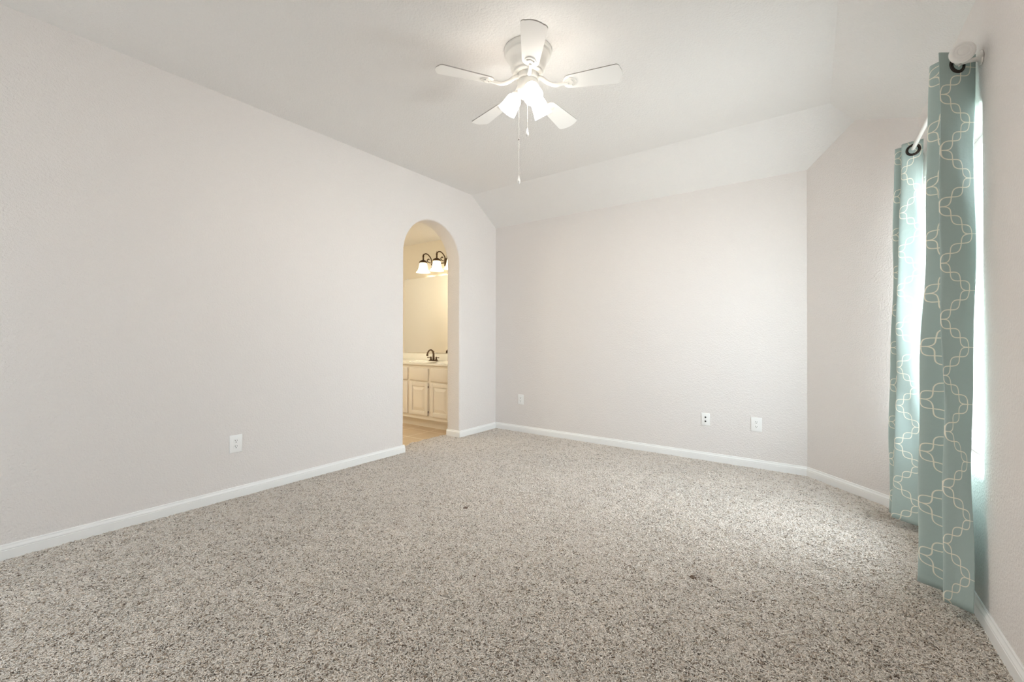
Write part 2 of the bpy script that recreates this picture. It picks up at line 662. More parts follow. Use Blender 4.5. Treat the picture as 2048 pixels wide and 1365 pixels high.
def tuft_mesh():
    rnd = random.Random(3)
    light = [(0.94, 0.87, 0.795), (0.96, 0.90, 0.835), (0.92, 0.835, 0.755), (0.95, 0.885, 0.815)]
    midc = [(0.60, 0.49, 0.385), (0.68, 0.58, 0.475)]
    dark = [(0.20, 0.14, 0.095), (0.27, 0.20, 0.145)]
    vs, fs, cols = [], [], []
    R0 = 0.07
    for i in range(600):
        r = R0 * math.sqrt(rnd.random())
        a = rnd.random() * 2 * PI
        x, y, z = r * math.cos(a), r * math.sin(a), 0.0
        az = rnd.random() * 2 * PI
        el = rnd.uniform(0.2, 0.9)
        rad = rnd.uniform(0.0013, 0.0020)
        q = rnd.random()
        col = rnd.choice(light) if q < 0.80 else (rnd.choice(midc) if q < 0.90 else rnd.choice(dark))
        segs = 4
        p = Vector((x, y, z))
        base = len(vs)
        for sgi in range(segs + 1):
            d = Vector((math.cos(az) * math.cos(el), math.sin(az) * math.cos(el), math.sin(el)))
            sx_ = d.orthogonal().normalized()
            sy_ = d.cross(sx_)
            rr = rad * (0.55 if sgi == segs else 1.0)
            for k in range(3):
                t = 2 * PI * k / 3 + sgi * 0.7
                vs.append(p + rr * (math.cos(t) * sx_ + math.sin(t) * sy_))
                cols.append(col)
            p = p + d * rnd.uniform(0.0040, 0.0068)
            az += rnd.uniform(-0.9, 0.9)
            el = max(-0.5, el - rnd.uniform(0.1, 0.55))
            if p.z > 0.010:
                el = min(el, -0.15)
        for sgi in range(segs):
            for k in range(3):
                k2 = (k + 1) % 3
                fs.append((base + sgi * 3 + k, base + sgi * 3 + k2, base + sgi * 3 + 3 + k2, base + sgi * 3 + 3 + k))
        fs.append((base + segs * 3, base + segs * 3 + 1, base + segs * 3 + 2))
    me = bpy.data.meshes.new('carpet_tuft')
    me.from_pydata([tuple(v) for v in vs], [], fs)
    me.materials.append(M_yarn)
    ca = me.color_attributes.new('yarn', 'FLOAT_COLOR', 'POINT')
    flat = []
    for c_ in cols:
        flat += [c_[0], c_[1], c_[2], 1.0]
    ca.data.foreach_set('color', flat)
    me.polygons.foreach_set('use_smooth', [True] * len(me.polygons))
    me.update()
    return bpy.data.objects.new('carpet_tuft', me)


def pile(floor_obj):
    tuft = tuft_mesh()
    ng = bpy.data.node_groups.new('carpet_pile', 'GeometryNodeTree')
    ng.interface.new_socket('Geometry', in_out='INPUT', socket_type='NodeSocketGeometry')
    ng.interface.new_socket('Geometry', in_out='OUTPUT', socket_type='NodeSocketGeometry')
    n, L = ng.nodes, ng.links
    gi, go = n.new('NodeGroupInput'), n.new('NodeGroupOutput')
    dp = n.new('GeometryNodeDistributePointsOnFaces')
    dp.distribute_method = 'POISSON'
    dp.inputs['Distance Min'].default_value = 0.045
    dp.inputs['Density Max'].default_value = 900
    oi = n.new('GeometryNodeObjectInfo')
    oi.inputs['Object'].default_value = tuft
    oi.inputs['As Instance'].default_value = True
    ip = n.new('GeometryNodeInstanceOnPoints')
    rv = n.new('FunctionNodeRandomValue')
    rv.data_type = 'FLOAT_VECTOR'
    rv.inputs[0].default_value = (0, 0, 0)
    rv.inputs[1].default_value = (0, 0, 2 * PI)
    jg = n.new('GeometryNodeJoinGeometry')
    L.new(gi.outputs[0], dp.inputs['Mesh'])
    L.new(dp.outputs['Points'], ip.inputs['Points'])
    L.new(oi.outputs['Geometry'], ip.inputs['Instance'])
    L.new(rv.outputs[0], ip.inputs['Rotation'])
    L.new(gi.outputs[0], jg.inputs[0])
    L.new(ip.outputs[0], jg.inputs[0])
    L.new(jg.outputs[0], go.inputs[0])
    md = floor_obj.modifiers.new('pile', 'NODES')
    md.node_group = ng


pile(floor)

# baseboards ------------------------------------------------------------------
BASE = [(0.0, -0.012), (0.013, -0.012), (0.013, 0.040), (0.0112, 0.0415), (0.0112, 0.0435), (0.0125, 0.045), (0.0118, 0.050), (0.0085, 0.056), (0.0065, 0.060), (0.0060, 0.066), (0.004, 0.069), (0.0, 0.069)]


def baseboard(name, pts, close_ends=True):
    """pts: floor polyline with the room on its left-hand side... offset to the left of travel"""
    P = [Vector((x, y)) for x, y in pts]
    nn = []
    for i in range(len(P) - 1):
        d = (P[i + 1] - P[i]).normalized()
        nn.append(Vector((-d.y, d.x)))
    mb = MB()
    k = len(BASE)
    vs = []
    for i, p in enumerate(P):
        if i == 0:
            o = nn[0]
        elif i == len(P) - 1:
            o = nn[-1]
        else:
            o = (nn[i - 1] + nn[i])
            o = o / (1 + nn[i - 1].dot(nn[i]))
        for w_, z in BASE:
            vs.append((p.x + o.x * w_, p.y + o.y * w_, z))
    fs = []
    for i in range(len(P) - 1):
        for q in range(k - 1):
            fs.append((i * k + q, i * k + q + 1, (i + 1) * k + q + 1, (i + 1) * k + q))
    mb.add(vs, fs)
    mb.add(vs[:k], [list(range(k))])
    mb.add(vs[-k:], [list(range(k))[::-1]])
    return struct(mb.build(name, M_trim))


XE = XL - WT
baseboard('baseboard_left', [(XE + 0.005, jy0), (XL, jy0), (XL, Y0 + 0.01)][::1])
baseboard('baseboard_arch', [(XL, YB - 0.0130), (XL, jy1), (XE + 0.005, jy1)])
baseboard('baseboard_back', [(XA, YB), (XL + 0.0, YB)])
baseboard('baseboard_angled', [(XR, YC), (XA, YB)])
baseboard('baseboard_right', [(wallx(Y0), Y0 + 0.01), (XR, YC)])


# windows -----------------------------------------------------------------------
def window(name, to3, a0, a1, z0, z1, d0, bars):
    """vinyl frame with meeting rail; to3(a, z, depth)"""
    root = bpy.data.objects.new(name, None)
    COL.objects.link(root)
    struct(root)

    def bar(mb, p, q, da, db):
        vs = []
        for a, z in ((p[0], p[1]), (q[0], p[1]), (q[0], q[1]), (p[0], q[1])):
            vs += [to3(a, z, da), to3(a, z, db)]
        mb.add(vs, [(0, 2, 4, 6), (7, 5, 3, 1), (0, 1, 3, 2), (2, 3, 5, 4), (4, 5, 7, 6), (6, 7, 1, 0)])
    fr = MB()
    w_ = 0.042
    bar(fr, (a0, z0), (a0 + w_, z1), d0, d0 + 0.055)
    bar(fr, (a1 - w_, z0), (a1, z1), d0, d0 + 0.055)
    bar(fr, (a0 + w_, z0), (a1 - w_, z0 + w_), d0, d0 + 0.055)
    bar(fr, (a0 + w_, z1 - w_), (a1 - w_, z1), d0, d0 + 0.055)
    f = fr.build('window_frame', M_vinyl, root)
    if bars:
        sash = MB()
        for b_ in bars:
            bar(sash, (a0 + w_, b_ - 0.02), (a1 - w_, b_ + 0.02), d0 + 0.006, d0 + 0.047)
        sash.build('sash_rail', M_vinyl, root)
    gl = MB()
    bar(gl, (a0 + w_, z0 + w_), (a1 - w_, z1 - w_), d0 + 0.024, d0 + 0.029)
    gl.build('pane', M_glass, root)
    return root


window('window_1', lambda a, z, d: (wallx(a) + d, a, z), WIN_Y0 + 0.002, WIN_Y1 - 0.002, WIN_Z0 + 0.002, WIN_Z1 - 0.002, 0.09, [])
window('added_fill_window', lambda a, z, d: (a, Y0 - d, z), REAR_X0, REAR_X1, REAR_Z0, REAR_Z1, 0.08, [1.4])  # unseen, added behind the camera to bring in fill daylight

# bathroom shell --------------------------------------------------------------
mb = MB()
mb.box((BX0 - 0.1, BY1, -0.03), (XE, BY1 + 0.1, BZC + 0.05))
struct(mb.build('wall_bathroom_back', M_bath))
mb = MB()
mb.box((BX0 - 0.1, BY0 - 0.1, -0.03), (BX0, BY1, BZC + 0.05))
struct(mb.build('wall_bathroom_side', M_bath))
mb = MB()
mb.box((BX0, BY0 - 0.1, -0.03), (XE, BY0, BZC + 0.05))
struct(mb.build('wall_bathroom_front', M_bath))
mb = MB()
mb.box((BX0, BY0, BZC), (XE, BY1, BZC + 0.05))
struct(mb.build('ceiling_bathroom', M_ceil))
mb = MB()
mb.add([(BX0, BY0, -0.014), (XE, BY0, -0.014), (XE, jy0, -0.014), (CARP_X + 0.06, jy0, -0.014), (CARP_X + 0.06, jy1, -0.014), (XE, jy1, -0.014), (XE, BY1, -0.014), (BX0, BY1, -0.014)], [list(range(8))])
struct(mb.build('floor_bathroom', M_tile))


# ------------------------------------------------------------------ ceiling fan
FX, FY = -1.408, 2.056
fan = thing('ceiling_fan', 'white five-blade ceiling fan with three lit glass shades, flush on the ceiling', 'ceiling fan', (FX, FY, ZC))


def rz(a):
    return Matrix.Rotation(a, 4, 'Z')


mb = MB()
mb.lathe([(0.0, 0.0), (0.138, 0.0), (0.139, -0.006), (0.138, -0.018), (0.134, -0.022), (0.131, -0.024), (0.129, -0.032), (0.131, -0.036), (0.127, -0.042), (0.114, -0.056), (0.106, -0.074), (0.101, -0.095), (0.097, -0.112), (0.090, -0.122), (0.087, -0.125), (0.088, -0.130), (0.087, -0.138), (0.080, -0.141), (0.0, -0.141)], 64)
mb.build('motor_housing', M_fan, fan)
mb = MB()
mb.lathe([(0.0, -0.141), (0.064, -0.141), (0.064, -0.170), (0.060, -0.174), (0.0, -0.174)], 48)
for k in range(24):
    a = 2 * PI * k / 24
    mb.box((0.062, -0.0025, -0.167), (0.0652, 0.0025, -0.147), T=rz(a))
mb.build('flywheel', M_fan, fan)
mb = MB()
mb.lathe([(0.0, -0.178), (0.058, -0.178), (0.061, -0.181), (0.061, -0.240), (0.057, -0.250), (0.046, -0.262), (0.03, -0.272), (0.018, -0.280), (0.014, -0.290), (0.008, -0.297), (0.0, -0.299)], 48)
mb.build('switch_housing', M_fan, fan)

# blades: rounded paddles, pitched, each on its iron
BZ = -0.213


def blade_outline():
    pts = []
    r0, r1 = 0.205, 0.533
    w0, w1 = 0.046, 0.066
    for k in range(9):                  # rounded root
        t = PI / 2 + PI * k / 8
        pts.append((r0 + 0.038 + 0.038 * math.cos(t), w0 * math.sin(t)))
    # tip: straight with rounded corners, gently bowed
    cr_ = 0.022
    for k in range(6):
        t = -PI / 2 + PI / 2 * k / 5
        pts.append((r1 - 0.012 - cr_ + cr_ * math.cos(t), -w1 + cr_ + cr_ * math.sin(t)))
    for k in range(1, 8):
        q = -1 + 2 * k / 8
        pts.append((r1 - 0.012 * q * q, (w1 - cr_) * q))
    for k in range(6):
        t = PI / 2 * k / 5
        pts.append((r1 - 0.012 - cr_ + cr_ * math.cos(t), w1 - cr_ + cr_ * math.sin(t)))
    return pts


for k in range(5):
    ang = math.radians(19.7 + 72 * k)
    T = rz(ang) @ Matrix.Translation((0, 0, BZ)) @ Matrix.Rotation(math.radians(-12), 4, 'X')
    mb = MB()
    mb.prism(blade_outline(), -0.003, 0.003, 0, T, 1)
    bl = mb.build('blade', [M_blade, M_edge], fan)
    ir = MB()
    # medallion under the blade root, arm to the flywheel
    sh = []
    for q in range(24):
        t = 2 * PI * q / 24
        sh.append((0.245 + 0.036 * math.cos(t), 0.032 * math.sin(t) * (1.0 if math.cos(t) > -0.2 else 0.75)))
    ir.prism(sh, -0.0075, -0.003, 0, T)
    sh2 = [(0.245 + (x - 0.245) * 0.55, y * 0.55) for x, y in sh]
    ir.prism(sh2, -0.0105, -0.0075, 0, T)
    arm = catmull([(0.058, 0, -0.160), (0.085, 0, -0.172), (0.12, 0, -0.202), (0.165, 0, -0.222), (0.205, 0, -0.219), (0.235, 0, -0.2195)], 5)
    ir.tube([rz(ang) @ p for p in arm], [0.013 - 0.004 * i / len(arm) for i in range(len(arm))], 10)
    for (x, y) in ((0.255, 0.018), (0.255, -0.018), (0.225, 0.0)):
        ir.lathe([(0.0, -0.0125), (0.004, -0.0120), (0.005, -0.0100), (0.005, -0.007)], 10, T @ Matrix.Translation((x, y, 0)))
    ir.build('blade_iron', M_fan, bl)

# three lamps of the light kit
for a in (-42, 78, 198):
    R = rz(math.radians(a))
    tilt = math.radians(36)
    base = Vector((0.050, 0, -0.222))
    dirn = Vector((math.sin(tilt), 0, -math.cos(tilt)))
    # local frame: -z along the shade axis
    T = R @ Matrix.Translation(base) @ Matrix.Rotation(-tilt, 4, 'Y')
    sh = MB()
    prof = [(0.020, -0.034), (0.030, -0.037), (0.038, -0.044), (0.043, -0.056), (0.0455, -0.074), (0.048, -0.094), (0.0515, -0.116), (0.0545, -0.136), (0.0525, -0.136), (0.0495, -0.116), (0.046, -0.094), (0.0435, -0.074), (0.041, -0.058), (0.035, -0.046), (0.020, -0.039)]
    sh.lathe(prof, 40, T)
    so = sh.build('lamp_shade', M_shade, fan)
    hd = MB()
    hd.lathe([(0.0, 0.004), (0.016, 0.002), (0.018, -0.012), (0.024, -0.018), (0.030, -0.026), (0.031, -0.040), (0.026, -0.042), (0.0, -0.042)], 28, T)
    hd.tube([R @ Vector((0.02, 0, -0.235)), R @ Vector((0.035, 0, -0.224)), R @ (base + dirn * 0.004)], 0.012, 12)
    hd.build('lamp_holder', M_fan, so)
    bb = MB()
    bb.lathe([(0.010, -0.044), (0.012, -0.056), (0.020, -0.070), (0.025, -0.088), (0.022, -0.103), (0.013, -0.112), (0.0, -0.115)], 24, T)
    bb.build('bulb', M_bulb, so)

# pull chains
tocam = Vector((1.408, -2.056, 0)).normalized()
lat = Vector((-tocam.y, tocam.x, 0))
for (dx, dz, top, bot) in ((-0.051, 0.040, -0.235, -0.740), (-0.003, 0.052, -0.300, -0.475)):
    p = tocam * dz + lat * dx
    ch = MB()
    n_ = 46 if bot < -0.6 else 26
    ch.tube([(p.x, p.y, top), (p.x, p.y, bot)], 0.0006, 6)
    for k in range(n_):
        z = top + (bot - top) * (k + 0.5) / n_
        ch.lathe([(0.0003, z + 0.0018), (0.0014, z + 0.0009), (0.0016, z), (0.0014, z - 0.0009), (0.0003, z - 0.0018)], 6, Matrix.Translation((p.x, p.y, 0)))
    co = ch.build('pull_chain', M_chain, fan)
    if bot < -0.6:
        cn = MB()
        z = -0.53
        cn.lathe([(0.0004, z + 0.005), (0.0026, z + 0.003), (0.003, z), (0.0026, z - 0.003), (0.0004, z - 0.005)], 12, Matrix.Translation((p.x, p.y, 0)))
        cn.build('chain_connector', mat('dark_metal', (0.09, 0.085, 0.08), 0.4, metal=0.8), co)
    fb = MB()
    fb.lathe([(0.001, bot + 0.004), (0.003, bot), (0.004, bot - 0.006), (0.0075, bot - 0.020), (0.0095, bot - 0.030), (0.008, bot - 0.038), (0.004, bot - 0.044), (0.0, bot - 0.046)], 8, Matrix.Translation((p.x, p.y, 0)), smooth=False)
    fb.build('chain_fob', M_crystal, co)


# ------------------------------------------------------------------ wall plates
def plate_T(loc, facing):
    """local: x across, y up, z out of the wall"""
    f = Vector(facing).normalized()
    up = Vector((0, 0, 1))
    x = up.cross(f)
    T = Matrix.Identity(4)
    for i in range(3):
        T[i][0], T[i][1], T[i][2], T[i][3] = x[i], up[i], f[i], loc[i]
    return T


def plate_mesh(mb, w_, h_, T):
    mb.box((-w_ / 2, -h_ / 2, 0), (w_ / 2, h_ / 2, 0.0065), 0.003, 0, T, 2)


def outlet(label, loc, facing, w_, h_):
    t = thing('wall_outlet', label, 'outlet', loc, 'duplex outlets on the bedroom walls')
    T = plate_T((0, 0, 0), facing)
    mb = MB()
    plate_mesh(mb, w_, h_, T)
    mb.build('cover_plate', M_white, t)
    for sgn in (1, -1):
        rc = MB()
        pts_ = []
        for k in range(28):
            a = 2 * PI * k / 28
            pts_.append((max(-0.0145, min(0.0145, 0.0172 * math.cos(a))), sgn * 0.0195 + 0.0165 * math.sin(a)))
        rc.prism(pts_, 0.0055, 0.0085, 0, T)
        yy = sgn * 0.0195
        rc.box((-0.0075, yy - 0.001, 0.0083), (-0.0048, yy + 0.0085, 0.0087), 0, 1, T)
        rc.box((0.0048, yy - 0.0005, 0.0083), (0.0070, yy + 0.0075, 0.0087), 0, 1, T)
        rc.lathe([(0.0, 0.0087), (0.0030, 0.0087), (0.0030, 0.0083)], 12, T @ Matrix.Translation((0, yy - 0.008, 0)), 1)
        rc.build('receptacle', [M_white, M_slot], t)
    sc_ = MB()
    sc_.lathe([(0.0, 0.0078), (0.0025, 0.0076), (0.0032, 0.0066), (0.0032, 0.006)], 12, T)
    sc_.build('screw', M_white, t)
    return t


outlet('white duplex outlet low on the long wall before the arched opening', (XL, 1.304, 0.369), (1, 0, 0), 0.081, 0.122)
outlet('small white duplex outlet alone on the back wall beside the arch corner', (-2.966, YB, 0.379), (0, -1, 0), 0.080, 0.118)
outlet('white duplex outlet on the back wall next to the two-jack plate', (-0.4945, YB, 0.3685), (0, -1, 0), 0.083, 0.120)
t = thing('wall_plate', 'white wall plate with two dark cable jacks on the back wall', 'wall plate', (-0.9035, YB, 0.369))
T = plate_T((0, 0, 0), (0, -1, 0))
mb = MB()
plate_mesh(mb, 0.073, 0.112, T)
mb.build('cover_plate', M_white, t)
for sgn in (1, -1):
    j = MB()
    TT = T @ Matrix.Translation((0, sgn * 0.0185, 0))
    j.lathe([(0.0, 0.0105), (0.0028, 0.0105), (0.0032, 0.012), (0.0052, 0.012), (0.0052, 0.007), (0.0075, 0.007), (0.0075, 0.006)], 14, TT)
    j.build('cable_jack', M_slot, t)
for sgn in (1, -1):
    sc_ = MB()
    sc_.lathe([(0.0, 0.0078), (0.0025, 0.0076), (0.0032, 0.0066), (0.0032, 0.006)], 12, T @ Matrix.Translation((0, sgn * 0.042, 0)))
    sc_.build('screw', M_white, t)

# ------------------------------------------------------------------ curtains and rod
wn = Vector((-1, -ROT, 0)).normalized()        # out of the window wall into the room


def onwall(y, off, z):
    return Vector((wallx(y), y, z)) + wn * off


ROFF = 0.072
rod_a, rod_b = onwall(2.345, ROFF, 2.198), onwall(3.505, ROFF, 2.178)
ax = (rod_b - rod_a).normalized()
rod = thing('curtain_rod', 'white curtain rod with round disc end caps above the window', 'curtain rod', rod_a)
mb = MB()
mb.tube([Vector((0, 0, 0)), rod_b - rod_a], 0.0095, 20)
mb.build('pole', M_rodw, rod)
q = ax.to_track_quat('Z', 'Y').to_matrix().to_4x4()
for k, (p, sgn) in enumerate(((Vector((0, 0, 0)), -1), (rod_b - rod_a, 1))):
    T = Matrix.Translation(p) @ (q if sgn > 0 else q @ Matrix.Rotation(PI, 4, 'X'))
    mb = MB()
    mb.lathe([(0.0, -0.004), (0.012, -0.004), (0.014, 0.004), (0.030, 0.008), (0.0365, 0.013), (0.0385, 0.019), (0.0375, 0.026), (0.034, 0.030), (0.0260, 0.0325), (0.0245, 0.0310), (0.0225, 0.0325), (0.0165, 0.0335), (0.0150, 0.0320), (0.0132, 0.0338), (0.0, 0.0345)], 48, T)
    mb.build('end_cap', M_rodw, rod)
for yb_ in (2.405, 3.47):
    p = onwall(yb_, ROFF, rod_a.z + (rod_b.z - rod_a.z) * (yb_ - rod_a.y) / (rod_b.y - rod_a.y)) - rod_a
    w0 = onwall(yb_, 0.0, 0) - onwall(yb_, ROFF, 0)
    mb = MB()
    Tq = Matrix.Translation(p + w0) @ (-w0).to_track_quat('Z', 'Y').to_matrix().to_4x4()
    mb.lathe([(0.0, 0.001), (0.026, 0.001), (0.027, 0.004), (0.024, 0.008), (0.013, 0.011), (0.009, 0.016), (0.0075, 0.030), (0.0075, 0.058)], 28, Tq)
    mb.torus(0.0120, 0.0032, 24, 8, Matrix.Translation(p) @ q)
    mb.build('bracket', M_rodw, rod)


def curtain(label, top, bot, ztop, zbot, anchor_v, u0, grom):
    """top / bot: plan points (y, offset from wall); the first is the free edge nearest the camera"""
    nspan = 14
    ct = catmull([(a, b, 0) for a, b in top], nspan)
    cb = catmull([(a, b, 0) for a, b in bot], nspan)
    nu = len(ct)
    nv = 90
    rnd = random.Random(hash(label) % 1000 if False else len(label))
    ph = [rnd.uniform(0, 6.28) for _ in range(6)]
    rows = []
    for j in range(nv + 1):
        f = j / nv
        z = ztop + (zbot - ztop) * f
        e_ = f ** 0.9
        row = []
        for i in range(nu):
            y = ct[i].x * (1 - e_) + cb[i].x * e_
            o = ct[i].y * (1 - e_) + cb[i].y * e_
            k = i / nspan
            amp = 0.004 * min(1, f * 6)
            o += amp * (math.sin(5.1 * f * 2 + k * 1.7 + ph[0]) + 0.6 * math.sin(11.3 * f * 2 + k * 2.9 + ph[1]))
            y += amp * 0.8 * math.sin(7.7 * f * 2 + k * 2.3 + ph[2])
            o = max(0.006, o)
            row.append(onwall(y, o, z))
        rows.append(row)
    root = thing('curtain', label, 'curtain', (rows[-1][0].x, rows[-1][0].y, zbot), 'teal embroidered curtains')
    org = root.location
    mb = MB()
    vs = [p - org for r in rows for p in r]
    fs = []
    for j in range(nv):
        for i in range(nu - 1):
            fs.append((j * nu + i, (j + 1) * nu + i, (j + 1) * nu + i + 1, j * nu + i + 1))
    mb.add(vs, fs, 0, True)
    o = mb.build('cloth', M_cloth, root)
    uvl = o.data.uv_layers.new(name='cloth')
    U = []
    for r in rows:
        acc = [0.0]
        for i in range(1, nu):
            acc.append(acc[-1] + (r[i] - r[i - 1]).length)
        U.append(acc)
    # the trellis keeps its place on the folds: nodes ride on the two front crests
    ia, ib = 2 * nspan, 4 * nspan
    ka, kb = u0 + TW, u0 + TW + TG + TW + 0.003
    u_of = []
    for i in range(nu):
        a_ = U[0][i]
        if i <= ia:
            u_of.append(a_ * ka / U[0][ia])
        elif i <= ib:
            u_of.append(ka + (a_ - U[0][ia]) * (kb - ka) / (U[0][ib] - U[0][ia]))
        else:
            u_of.append(kb + a_ - U[0][ib])
    for lp in o.data.loops:
        j, i = divmod(lp.vertex_index, nu)
        uvl.data[lp.index].uv = (u_of[i] - u0, (anchor_v - rows[j][i].z))
    so = o.modifiers.new('thickness', 'SOLIDIFY')
    so.thickness = 0.0016
    so.offset = 0
    # grommets on the pole
    for gi_ in grom:
        # gi_ : cloth station (in spans) where the pole passes
        ii = int(gi_ * nspan)
        p = rows[0][ii]
        nx = (rows[0][min(ii + 2, nu - 1)] - rows[0][max(ii - 2, 0)]).normalized()
        nrm = nx.cross(Vector((0, 0, 1))).normalized()
        pz = rod_a.z + (rod_b.z - rod_a.z) * (p.y - rod_a.y) / (rod_b.y - rod_a.y)
        Tg = Matrix.Translation(Vector((p.x, p.y, pz - 0.006)) - org) @ nrm.to_track_quat('Z', 'Y').to_matrix().to_4x4()
        g_ = MB()
        g_.torus(0.0272, 0.0066, 36, 10, Tg @ Matrix.Scale(0.75, 4, (0, 0, 1)))
        g_.lathe([(0.0215, -0.004), (0.0215, 0.004)], 36, Tg)
        g_.build('grommet', M_gromm, root)
    return root


curtain('teal curtain with cream trellis embroidery hanging beside the visible disc end cap',
        [(2.458, 0.006), (2.402, 0.070), (2.361, 0.131), (2.405, 0.080), (2.463, 0.140), (2.505, 0.055), (2.545, 0.105), (2.585, 0.045), (2.625, 0.090), (2.665, 0.05)],
        [(2.356, 0.045), (2.383, 0.080), (2.411, 0.113), (2.480, 0.085), (2.540, 0.178), (2.590, 0.080), (2.640, 0.130), (2.680, 0.060), (2.720, 0.110), (2.76, 0.06)],
        2.240, 0.050, 2.074 + TH, 0.022, (1.0, 5.0, 7.0))
curtain('teal curtain with cream trellis embroidery at the window edge near the angled corner wall',
        [(3.275, 0.030), (3.285, 0.072), (3.310, 0.118), (3.345, 0.080), (3.368, 0.140), (3.400, 0.050), (3.425, 0.105), (3.450, 0.05), (3.475, 0.09)],
        [(3.272, 0.040), (3.305, 0.095), (3.360, 0.158), (3.400, 0.120), (3.450, 0.168), (3.470, 0.080), (3.490, 0.130), (3.505, 0.07), (3.53, 0.10)],
        2.225, 0.050, 2.055 + TH, 0.012, (1.0, 5.0, 6.5))

# ------------------------------------------------------------------ bathroom things
VX0, VX1, VF = -5.46, XE - 0.002, 3.69       # cabinet run, front face
FLR = -0.014
cab = thing('vanity_cabinet', 'cream painted bathroom vanity cabinet with raised-panel doors below a white countertop', 'cabinet', (VX0, VF, FLR))
co = Vector(cab.location)


def B(mb, a, b, bev=0.0, seg=1):
    mb.box(Vector(a) - co, Vector(b) - co, bev, 0, None, seg)


mb = MB()
B(mb, (VX0, VF, 0.098), (VX1, VF + 0.02, 0.765))
B(mb, (VX0, VF + 0.02, 0.098), (VX0 + 0.018, BY1 - 0.002, 0.765))
B(mb, (VX1 - 0.018, VF + 0.02, 0.098), (VX1, BY1 - 0.002, 0.765))
B(mb, (VX0 + 0.018, VF + 0.02, 0.098), (VX1 - 0.018, BY1 - 0.002, 0.116))
mb.build('carcass', M_cab, cab)
mb = MB()
B(mb, (VX0, VF + 0.072, FLR), (VX1, VF + 0.092, 0.099))
mb.build('toe_kick', M_cab, cab)
PITCH = 0.3815
xs = [-4.340 + PITCH * k for k in (-2, -1, 0, 1)]
for k, x0 in enumerate(xs):
    x1 = x0 + 0.335
    d = MB()
    B(d, (x0, VF - 0.020, 0.577), (x1, VF, 0.733), 0.006, 2)
    d.build('drawer_front', M_cab, cab)
    d = MB()
    z0, z1 = 0.146, 0.557
    B(d, (x0, VF - 0.011, z0), (x1, VF, z1), 0.004, 2)
    # frame ring and raised field
    fw = 0.052
    yo = VF - 0.022
    for a, b in (((x0, yo, z0), (x0 + fw, VF - 0.009, z1)), ((x1 - fw, yo, z0), (x1, VF - 0.009, z1)), ((x0 + fw - 0.004, yo, z0), (x1 - fw + 0.004, VF - 0.009, z0 + fw)), ((x0 + fw - 0.004, yo, z1 - fw), (x1 - fw + 0.004, VF - 0.009, z1))):
        B(d, a, b, 0.005, 2)
    pa, pb = fw + 0.006, fw + 0.044
    vs = []
    for (m_, y_) in ((pa, VF - 0.0105), (pb, VF - 0.0245)):
        vs += [Vector((x0 + m_, y_, z0 + m_)) - co, Vector((x1 - m_, y_, z0 + m_)) - co, Vector((x1 - m_, y_, z1 - m_)) - co, Vector((x0 + m_, y_, z1 - m_)) - co]
    d.add(vs, [(4, 5, 6, 7), (0, 1, 5, 4), (1, 2, 6, 5), (2, 3, 7, 6), (3, 0, 4, 7)])
    do = d.build('door', M_cab, cab)
    hx = x1 + 0.004 if k % 2 == 0 else x0 - 0.004
    for hz in (0.195, 0.505):
        h = MB()
        h.tube([Vector((hx, VF - 0.012, hz - 0.012)) - co, Vector((hx, VF - 0.012, hz + 0.012)) - co], 0.004, 10)
        h.build('hinge', M_bronze, do)

# countertop with backsplash and oval basin
top = MB()
ZT = 0.797
cx_, cyy = -4.36, 3.905
ra, rb = 0.215, 0.150
ring = [(cx_ + ra * math.cos(2 * PI * k / 48), cyy + rb * math.sin(2 * PI * k / 48)) for k in range(48)]
x0, x1, y0, y1 = VX0 - 0.005, VX1, VF - 0.028, BY1 - 0.002
# top surface around the basin in two halves
half1 = [(x1, cyy)] + [(x1, y1), (x0, y1), (x0, cyy)] + [ring[k] for k in range(24, -1, -1)]
half2 = [(x0, cyy), (x0, y0), (x1, y0), (x1, cyy)] + [ring[0]] + [ring[k] for k in range(47, 23, -1)]
for hp in (half1, half2):
    top.add([(x, y, ZT) for x, y in hp], [list(range(len(hp)))])
rows_ = []
for (f_, z) in ((1.0, ZT), (0.985, ZT - 0.006), (0.95, ZT - 0.03), (0.85, ZT - 0.08), (0.65, ZT - 0.115), (0.35, ZT - 0.13), (0.05, ZT - 0.133)):
    rows_.append([(cx_ + (x - cx_) * f_, cyy + (y - cyy) * f_, z) for x, y in ring])
vs = [p for r in rows_ for p in r]
fs = []
for j in range(len(rows_) - 1):
    for k in range(48):
        k2 = (k + 1) % 48
        fs.append((j * 48 + k, (j + 1) * 48 + k, (j + 1) * 48 + k2, j * 48 + k2))
top.add(vs, fs, 0, True)
top.box((x0, y0, ZT - 0.026), (x1, y0 + 0.02, ZT - 0.0005), 0.006, 0, None, 2)
top.box((x0, y0 + 0.012, ZT - 0.031), (x1, VF + 0.03, ZT - 0.024))
top.box((x0, y1 - 0.018, ZT), (x1, y1, ZT + 0.092), 0.003, 0, None, 2)
tag(top.build('countertop', M_top), 'white vanity countertop with backsplash and oval basin on the cream cabinet', 'countertop')

